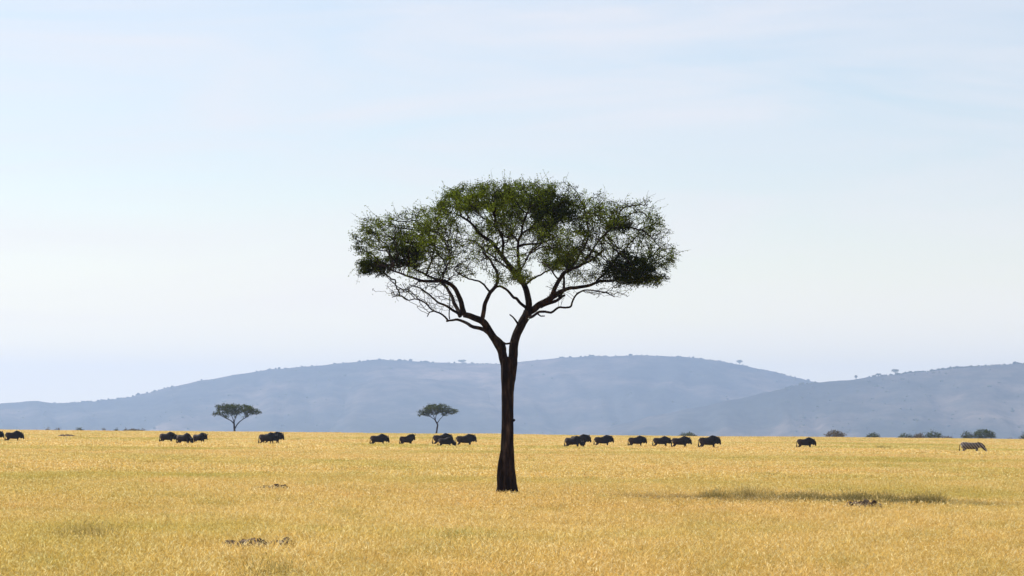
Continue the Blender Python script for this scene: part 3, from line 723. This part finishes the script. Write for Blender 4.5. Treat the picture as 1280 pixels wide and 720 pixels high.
bush(56, 63, 535.5, 539.5, 'tiny reddish bush on the left horizon, first right of the wildebeest', M_LEAF_GREY, 930, G4, 30)
bush(67, 76, 535.3, 539.5, 'tiny reddish bush on the left horizon, second right of the wildebeest', M_LEAF_GREY, 930, G4, 40)
bush(93, 106, 535, 539.5, 'small dark flat bush on the left horizon beyond the earth mound', M_LEAF_FAR, 930, G4, 90)
bush(128, 133, 536, 539.5, 'speck of a bush on the left horizon beyond the flat dark bush', M_LEAF_GREY, 930, G4, 24)
bush(143, 148, 536, 539.5, 'speck of a dark bush just left of the long low scrub', M_LEAF_FAR, 930, G4, 24)
bush(149, 183, 536, 540.5, 'long low scrub on the horizon left of the three close wildebeest', M_LEAF_GREY, 930, G4, 160)

# lone trees on the ridge line of the hills
def ridge_tree(px, py_base, w_px, h_px, D, label):
    b = P(px, py_base, D); root = empty('acacia_tree', b); tag(root, label, 'tree', 'lone trees on the ridge of the hills')
    m_ = D / F; vs_ = []; fs_ = []; h = h_px * m_; wd = w_px * m_ / 2
    tube_chain(vs_, fs_, [Vector((0, 0, -4)), Vector((0.2, 0, h * .35)), Vector((0, 0, h * .7))], [.9, .8, .5], 6)
    for s_ in (-1, 1): tube_chain(vs_, fs_, [Vector((0.1, 0, h * .3)), Vector((s_ * wd * .35, s_, h * .55)), Vector((s_ * wd * .7, s_, h * .72))], [.6, .45, .25], 5)
    link('trunk', mesh('trunk', vs_, fs_), M_BARK, root)
    n = 420; u = rng.normal(size=(n, 3)); u /= np.linalg.norm(u, axis=1)[:, None]; u *= (rng.random(n) ** .4)[:, None]
    C_ = u * np.array([wd, wd, h * .24]) + np.array([0, 0, h * .76]); C_[:, 2] += rng.normal(0, .5, n)
    link('crown', leaf_mesh('crown', C_, 2.8, 1.7, rng.random(n)), M_LEAF_FAR, root)
ridge_tree(577.5, 455.5, 11, 6.0, 11950, 'lone umbrella tree on the hilltop ridge just left of the big trunk')
ridge_tree(924.5, 457, 8, 7.0, 11950, 'lone tree on the descending ridge of the main hill')
ridge_tree(1119, 468.5, 10, 7.0, 9590, 'largest lone tree on the ridge of the right hill')
ridge_tree(1070, 474.5, 3.5, 5, 9590, 'thin tree standing left on the ridge of the right hill')
ridge_tree(1098, 471, 7, 4, 9590, 'low tree on the right ridge just left of its largest tree')

# ------------------------------------------------------------------ animals
def remeshed(vs_, fs_, voxel, smooth=6):
    o = bpy.data.objects.new('tmp', mesh('tmp', vs_, fs_)); COL.objects.link(o)
    md = o.modifiers.new('r', 'REMESH'); md.mode = 'VOXEL'; md.voxel_size = voxel
    m2 = o.modifiers.new('s', 'SMOOTH'); m2.factor = 0.5; m2.iterations = smooth
    dg = bpy.context.evaluated_depsgraph_get(); dg.update()
    me = bpy.data.meshes.new_from_object(o.evaluated_get(dg)); old = o.data
    bpy.data.objects.remove(o); bpy.data.meshes.remove(old)
    me.polygons.foreach_set('use_smooth', [True] * len(me.polygons)); me.update(); return me
def loft(vs_, fs_, rings, k=16):
    """rings: (x, y, z, half width, half height) with the cross-section square to the path"""
    pts_ = [Vector(r[:3]) for r in rings]; prev = None
    for i, p in enumerate(pts_):
        d = (pts_[min(i + 1, len(pts_) - 1)] - pts_[max(i - 1, 0)]).normalized()
        side = Vector((0, 1, 0)); side = (side - d * side.dot(d)).normalized(); upv = d.cross(side); b = len(vs_)
        for q in range(k):
            a = 2 * math.pi * q / k; vs_.append(p + side * (rings[i][3] * math.cos(a)) + upv * (rings[i][4] * math.sin(a)))
        if prev is not None:
            for q in range(k): fs_.append((prev + q, prev + (q + 1) % k, b + (q + 1) % k, b + q))
        else: fs_.append(tuple(b + q for q in range(k))[::-1])
        prev = b
    fs_.append(tuple(prev + q for q in range(k)))
def leg(vs_, fs_, hip, joints, radii, toes=True):
    pts_ = [Vector(hip)] + [Vector(j) for j in joints]
    for i in range(len(pts_) - 1):      # one tapered bone per segment, merged by the remesh
        a, b = pts_[i], pts_[i + 1]; d = (b - a).normalized(); ra, rb = radii[i], radii[i + 1]
        tube_chain(vs_, fs_, [a - d * ra * .7, a, a.lerp(b, .5), b, b + d * rb * .7], [ra * .6, ra, (ra + rb) * .5, rb, rb * .6], 12)
    e = pts_[-1]; loft(vs_, fs_, [(e.x - .02, e.y, e.z + .04, .035, .03), (e.x + .03, e.y, e.z + .01, .045, .035), (e.x + .08, e.y, e.z - .005, .03, .02)], 8)
def wildebeest_meshes(stride, head_dz, neck_turn=0.0):
    """faces +X, feet at z=0. stride shifts the legs, head_dz raises or lowers the head"""
    V, Fc = [], []
    loft(V, Fc, [(-.92, 0, .98, .08, .14), (-.84, 0, 1.0, .19, .26), (-.62, 0, .97, .25, .31), (-.3, 0, .93, .27, .32), (0, 0, .95, .28, .36), (.2, 0, 1.0, .29, .42), (.4, 0, 1.03, .26, .43), (.6, 0, 1.05, .19, .34), (.74, 0, 1.06, .12, .2)])
    hd = head_dz
    ny = neck_turn
    loft(V, Fc, [(.45, 0, 1.12, .15, .25), (.66, ny * .2, 1.14 + hd * .35, .12, .21), (.80, ny * .5, 1.13 + hd * .75, .11, .19), (.93, ny * .8, 1.12 + hd, .10, .15)], 12)
    hx = .94; hz = 1.13 + hd
    loft(V, Fc, [(hx - .06, ny * .8, hz + .06, .08, .08), (hx + .01, ny * .85, hz + .0, .10, .13), (hx + .06, ny * .95, hz - .13, .085, .115), (hx + .09, ny, hz - .26, .075, .095), (hx + .11, ny, hz - .37, .075, .09), (hx + .12, ny, hz - .44, .06, .06)], 12)
    for s_ in (-1, 1):  # ears
        tube_chain(V, Fc, [Vector((hx - .02, ny * .8 + s_ * .08, hz + .05)), Vector((hx - .06, ny * .8 + s_ * .17, hz + .04)), Vector((hx - .1, ny * .8 + s_ * .26, hz - .02))], [.03, .045, .015], 7)
    st = stride
    for s_, ph in ((1, st), (-1, -st)):
        leg(V, Fc, (.42, s_ * .14, .8), [(.43 + ph * .35, s_ * .14, .45), (.42 + ph * .8, s_ * .13, .24), (.40 + ph, s_ * .13, .05)], [.11, .05, .03, .026])
        leg(V, Fc, (-.66, s_ * .15, .92), [(-.58 - ph * .2, s_ * .16, .64), (-.82 - ph * .5, s_ * .15, .42), (-.80 - ph * .8, s_ * .14, .2), (-.78 - ph, s_ * .14, .05)], [.19, .11, .042, .028, .026])
    body = remeshed(V, Fc, .028)
    parts = [('body', body, M_COAT)]
    # mane on the hump and neck, beard under the throat
    V, Fc = [], []
    for k in range(60):
        u = k / 59; x = .28 + u * .64; z = 1.41 - .13 * u ** 1.5 + hd * u + 0.008 * math.sin(k * 2.1); y = ny * .8 * u
        for s_ in (-1, 1):
            tube_chain(V, Fc, [Vector((x, y + s_ * .01, z - .06)), Vector((x - .02, y + s_ * .035, z + .04)), Vector((x - .06, y + s_ * .08, z - .01)), Vector((x - .08, y + s_ * .11, z - .13 - .04 * math.sin(k * 5)))], [.022, .022, .018, .006], 5)
    parts.append(('mane', mesh('mane', V, Fc), M_HAIR))
    V, Fc = [], []
    for k in range(18):
        u = k / 17; x = .60 + u * .38; z = .96 + hd * (.3 + .7 * u) - .03 * u; y = ny * (.3 + .6 * u); Ln = .2 * math.sin(math.pi * (.15 + .8 * u)) + .04
        for s_ in (-1, 0, 1):
            tube_chain(V, Fc, [Vector((x, y + s_ * .035, z + .03)), Vector((x + .01, y + s_ * .035, z - Ln * .5)), Vector((x, y + s_ * .02, z - Ln))], [.024, .018, .004], 5)
    parts.append(('beard', mesh('beard', V, Fc), M_HAIR))
    V, Fc = [], []
    tube_chain(V, Fc, catmull([(-.88, 0, 1.12), (-.95, 0, 1.04), (-.98, 0, .82), (-.97, .02, .6)], .06), [.035 - .0015 * i for i in range(len(catmull([(-.88, 0, 1.12), (-.95, 0, 1.04), (-.98, 0, .82), (-.97, .02, .6)], .06)))], 7)
    for k in range(14):
        a = k * 2.4; tube_chain(V, Fc, [Vector((-.97, .01, .86 - k * .018)), Vector((-.98 + .04 * math.cos(a), .04 * math.sin(a), .6)), Vector((-.96 + .05 * math.cos(a), .05 * math.sin(a), .33 + .03 * (k % 4)))], [.015, .028, .005], 5)
    parts.append(('tail', mesh('tail', V, Fc), M_HAIR))
    for s_ in (-1, 1):
        V, Fc = [], []
        c_ = catmull([(hx - .02, ny * .8 + s_ * .03, hz + .1), (hx + .0, ny * .8 + s_ * .16, hz + .09), (hx - .0, ny * .8 + s_ * .28, hz + .10), (hx - .02, ny * .8 + s_ * .31, hz + .2), (hx - .04, ny * .8 + s_ * .26, hz + .31)], .04)
        tube_chain(V, Fc, c_, [.055 * (1 - i / len(c_)) + .008 for i in range(len(c_))], 8)
        parts.append(('horn', mesh('horn', V, Fc), M_HORN))
    return parts
VAR = [wildebeest_meshes(.10, 0.0), wildebeest_meshes(-.16, -.12, .06), wildebeest_meshes(.20, -.06, -.05), wildebeest_meshes(.03, .16, .12), wildebeest_meshes(-.07, -.32, 0)]
def place(parts, name, px, D, rz, scale, label, cat, group):
    x = (px - 640) / (F / D)
    r_ = empty(name, (x, D, ground(x, D) - 0.0), rz); r_.location.z -= 0.06; scale *= 0.96 * random.uniform(0.94, 1.04)
    r_.scale = (scale * SX, scale * 1.05, scale * SZ)
    tag(r_, label, cat, group)
    for nm, me, mt in parts: link(nm, me, mt, r_)
    return r_
GW = 'wildebeest walking in a line across the plain'
# centre px, distance, variant, heading degrees, scale, label
SX, SZ = 1.0, 1.05
herd = [
 (-7, 340, 0, 4, 1.0, 'wildebeest at the very left edge of the view, only its head end showing'),
 (18, 340, 1, -5, 1.0, 'wildebeest following close behind the one cut by the left edge'),
 (210, 345, 1, -22, 1.0, 'leftmost wildebeest of the cluster of three left of the umbrella acacia'),
 (231, 325, 4, -30, 1.0, 'wildebeest in the middle and in front of the cluster of three'),
 (250, 345, 0, -35, 0.98, 'right wildebeest of the cluster of three, partly hidden by the front one'),
 (335, 335, 2, -18, 1.0, 'rear wildebeest of the overlapping pair right of the umbrella acacia'),
 (342, 341, 0, -12, 1.02, 'front wildebeest of the overlapping pair right of the umbrella acacia'),
 (474, 338, 1, -12, 1.0, 'wildebeest with lowered head, walking ahead of nothing, left of the head-up one'),
 (509, 340, 3, 32, 0.95, 'wildebeest standing angled with its head held up'),
 (553, 342, 2, -6, 1.04, 'large wildebeest behind the smaller one under the domed acacia'),
 (558, 325, 4, -8, 0.9, 'small brown wildebeest in front of the larger one under the domed acacia'),
 (582, 335, 0, -6, 1.0, 'wildebeest just left of the big trunk, leading its group'),
 (717, 328, 4, -24, 0.98, 'low-headed wildebeest in front, first right of the big trunk'),
 (725, 340, 0, -8, 1.04, 'tall wildebeest behind the low-headed one right of the big trunk'),
 (754, 345, 0, 0, 0.98, 'wildebeest walking alone between the close pair and the next one right'),
 (796, 345, 2, 12, 0.98, 'wildebeest alone left of the two overlapping before the green bush'),
 (827, 345, 1, 0, 1.0, 'rear one of the two wildebeest overlapping nose to tail'),
 (851, 335, 2, -6, 1.02, 'front one of the two wildebeest overlapping nose to tail'),
 (886, 330, 2, 4, 1.06, 'large wildebeest striding alone right of the overlapping two'),
 (1007, 350, 1, -4, 1.0, 'rightmost wildebeest, walking far apart from the herd'),
]
herd[7] = (474, 338, 1, -12, 1.0, 'wildebeest with lowered head just left of the head-up one')
for a in herd: place(VAR[a[2]], 'wildebeest', a[0], a[1], R(a[3]), a[4], a[5], 'wildebeest', GW)

SX, SZ = 1.02, 0.94
# zebra grazing at the right, head down to the right
V, Fc = [], []
loft(V, Fc, [(-.98, 0, 1.0, .1, .17), (-.88, 0, 1.02, .22, .29), (-.6, 0, 1.0, .29, .33), (-.2, 0, .95, .31, .33), (.2, 0, .95, .29, .33), (.5, 0, .97, .24, .30), (.68, 0, .98, .15, .22)])
loft(V, Fc, [(.5, 0, 1.05, .15, .24), (.75, 0, 1.0, .12, .21), (.98, 0, .86, .10, .17), (1.16, 0, .68, .09, .14)], 12)
loft(V, Fc, [(1.12, 0, .76, .08, .1), (1.2, 0, .64, .1, .13), (1.3, 0, .46, .08, .1), (1.38, 0, .28, .065, .08), (1.41, 0, .2, .05, .06)], 12)
for s_ in (-1, 1): tube_chain(V, Fc, [Vector((1.1, s_ * .06, .78)), Vector((1.1, s_ * .1, .88)), Vector((1.12, s_ * .12, .96))], [.03, .045, .012], 7)
for s_, ph in ((1, .1), (-1, -.08)):
    leg(V, Fc, (.45, s_ * .15, .8), [(.46 + ph * .3, s_ * .15, .46), (.45 + ph * .8, s_ * .14, .24), (.44 + ph, s_ * .14, .05)], [.13, .065, .042, .038])
    leg(V, Fc, (-.7, s_ * .16, .92), [(-.6 - ph * .2, s_ * .17, .62), (-.86 - ph * .5, s_ * .16, .42), (-.84 - ph * .8, s_ * .15, .2), (-.82 - ph, s_ * .15, .05)], [.22, .13, .055, .042, .04])
zb = remeshed(V, Fc, .028)
V, Fc = [], []
for k in range(30):
    u = k / 29; a = Vector((.5, 0, 1.26)).lerp(Vector((.88, 0, 1.12)), min(1, u * 2)) if u < .5 else Vector((.88, 0, 1.12)).lerp(Vector((1.17, 0, .84)), u * 2 - 1)
    tube_chain(V, Fc, [a - Vector((0, 0, .04)), a + Vector((.03, 0, .05)), a + Vector((.045, .01 * (-1) ** k, .1))], [.022, .02, .006], 5)
mane = mesh('mane', V, Fc)
V, Fc = [], []
tube_chain(V, Fc, catmull([(-.96, 0, 1.12), (-1.06, 0, 1.02), (-1.1, 0, .8), (-1.1, .02, .62)], .06), [.03] * len(catmull([(-.96, 0, 1.12), (-1.06, 0, 1.02), (-1.1, 0, .8), (-1.1, .02, .62)], .06)), 7)
for k in range(9):
    a = k * 2.4; tube_chain(V, Fc, [Vector((-1.1, .01, .7)), Vector((-1.1 + .04 * math.cos(a), .04 * math.sin(a), .5)), Vector((-1.09 + .03 * math.cos(a), .03 * math.sin(a), .3))], [.015, .026, .005], 5)
place([('body', zb, M_ZEBRA), ('mane', mane, M_HAIR), ('tail', mesh('tail', V, Fc), M_HAIR)], 'zebra', 1214, 318, R(-14), 1.06, 'black and white striped zebra grazing with its head down at the far right', 'zebra', None)

# ------------------------------------------------------------------ haze
m, t, out = new_mat('haze_air')
pv = t.nodes.new('ShaderNodeVolumePrincipled')
pv.inputs['Color'].default_value = (0.41, 0.58, 0.91, 1); pv.inputs['Density'].default_value = 7.6e-5; pv.inputs['Anisotropy'].default_value = 0.3
t.links.new(pv.outputs[0], out.inputs['Volume'])
zlo = min(v.co.z for v in gr.data.vertices); zlo = min(zlo, -80) - 1
x0, x1, y0, y1, z0, z1 = -6500, 6500, -90, 15000, zlo, 256
vs = [(x0, y0, z0), (x1, y0, z0), (x1, y1, z0), (x0, y1, z0), (x0, y0, z1), (x1, y0, z1), (x1, y1, z1), (x0, y1, z1)]
fs = [(3, 2, 1, 0), (4, 5, 6, 7), (0, 1, 5, 4), (1, 2, 6, 5), (2, 3, 7, 6), (3, 0, 4, 7)]
hz = link('haze', mesh('haze', vs, fs), m); tag(hz, 'pale blue haze filling the air between the plain and the hills', 'haze', kind='stuff')
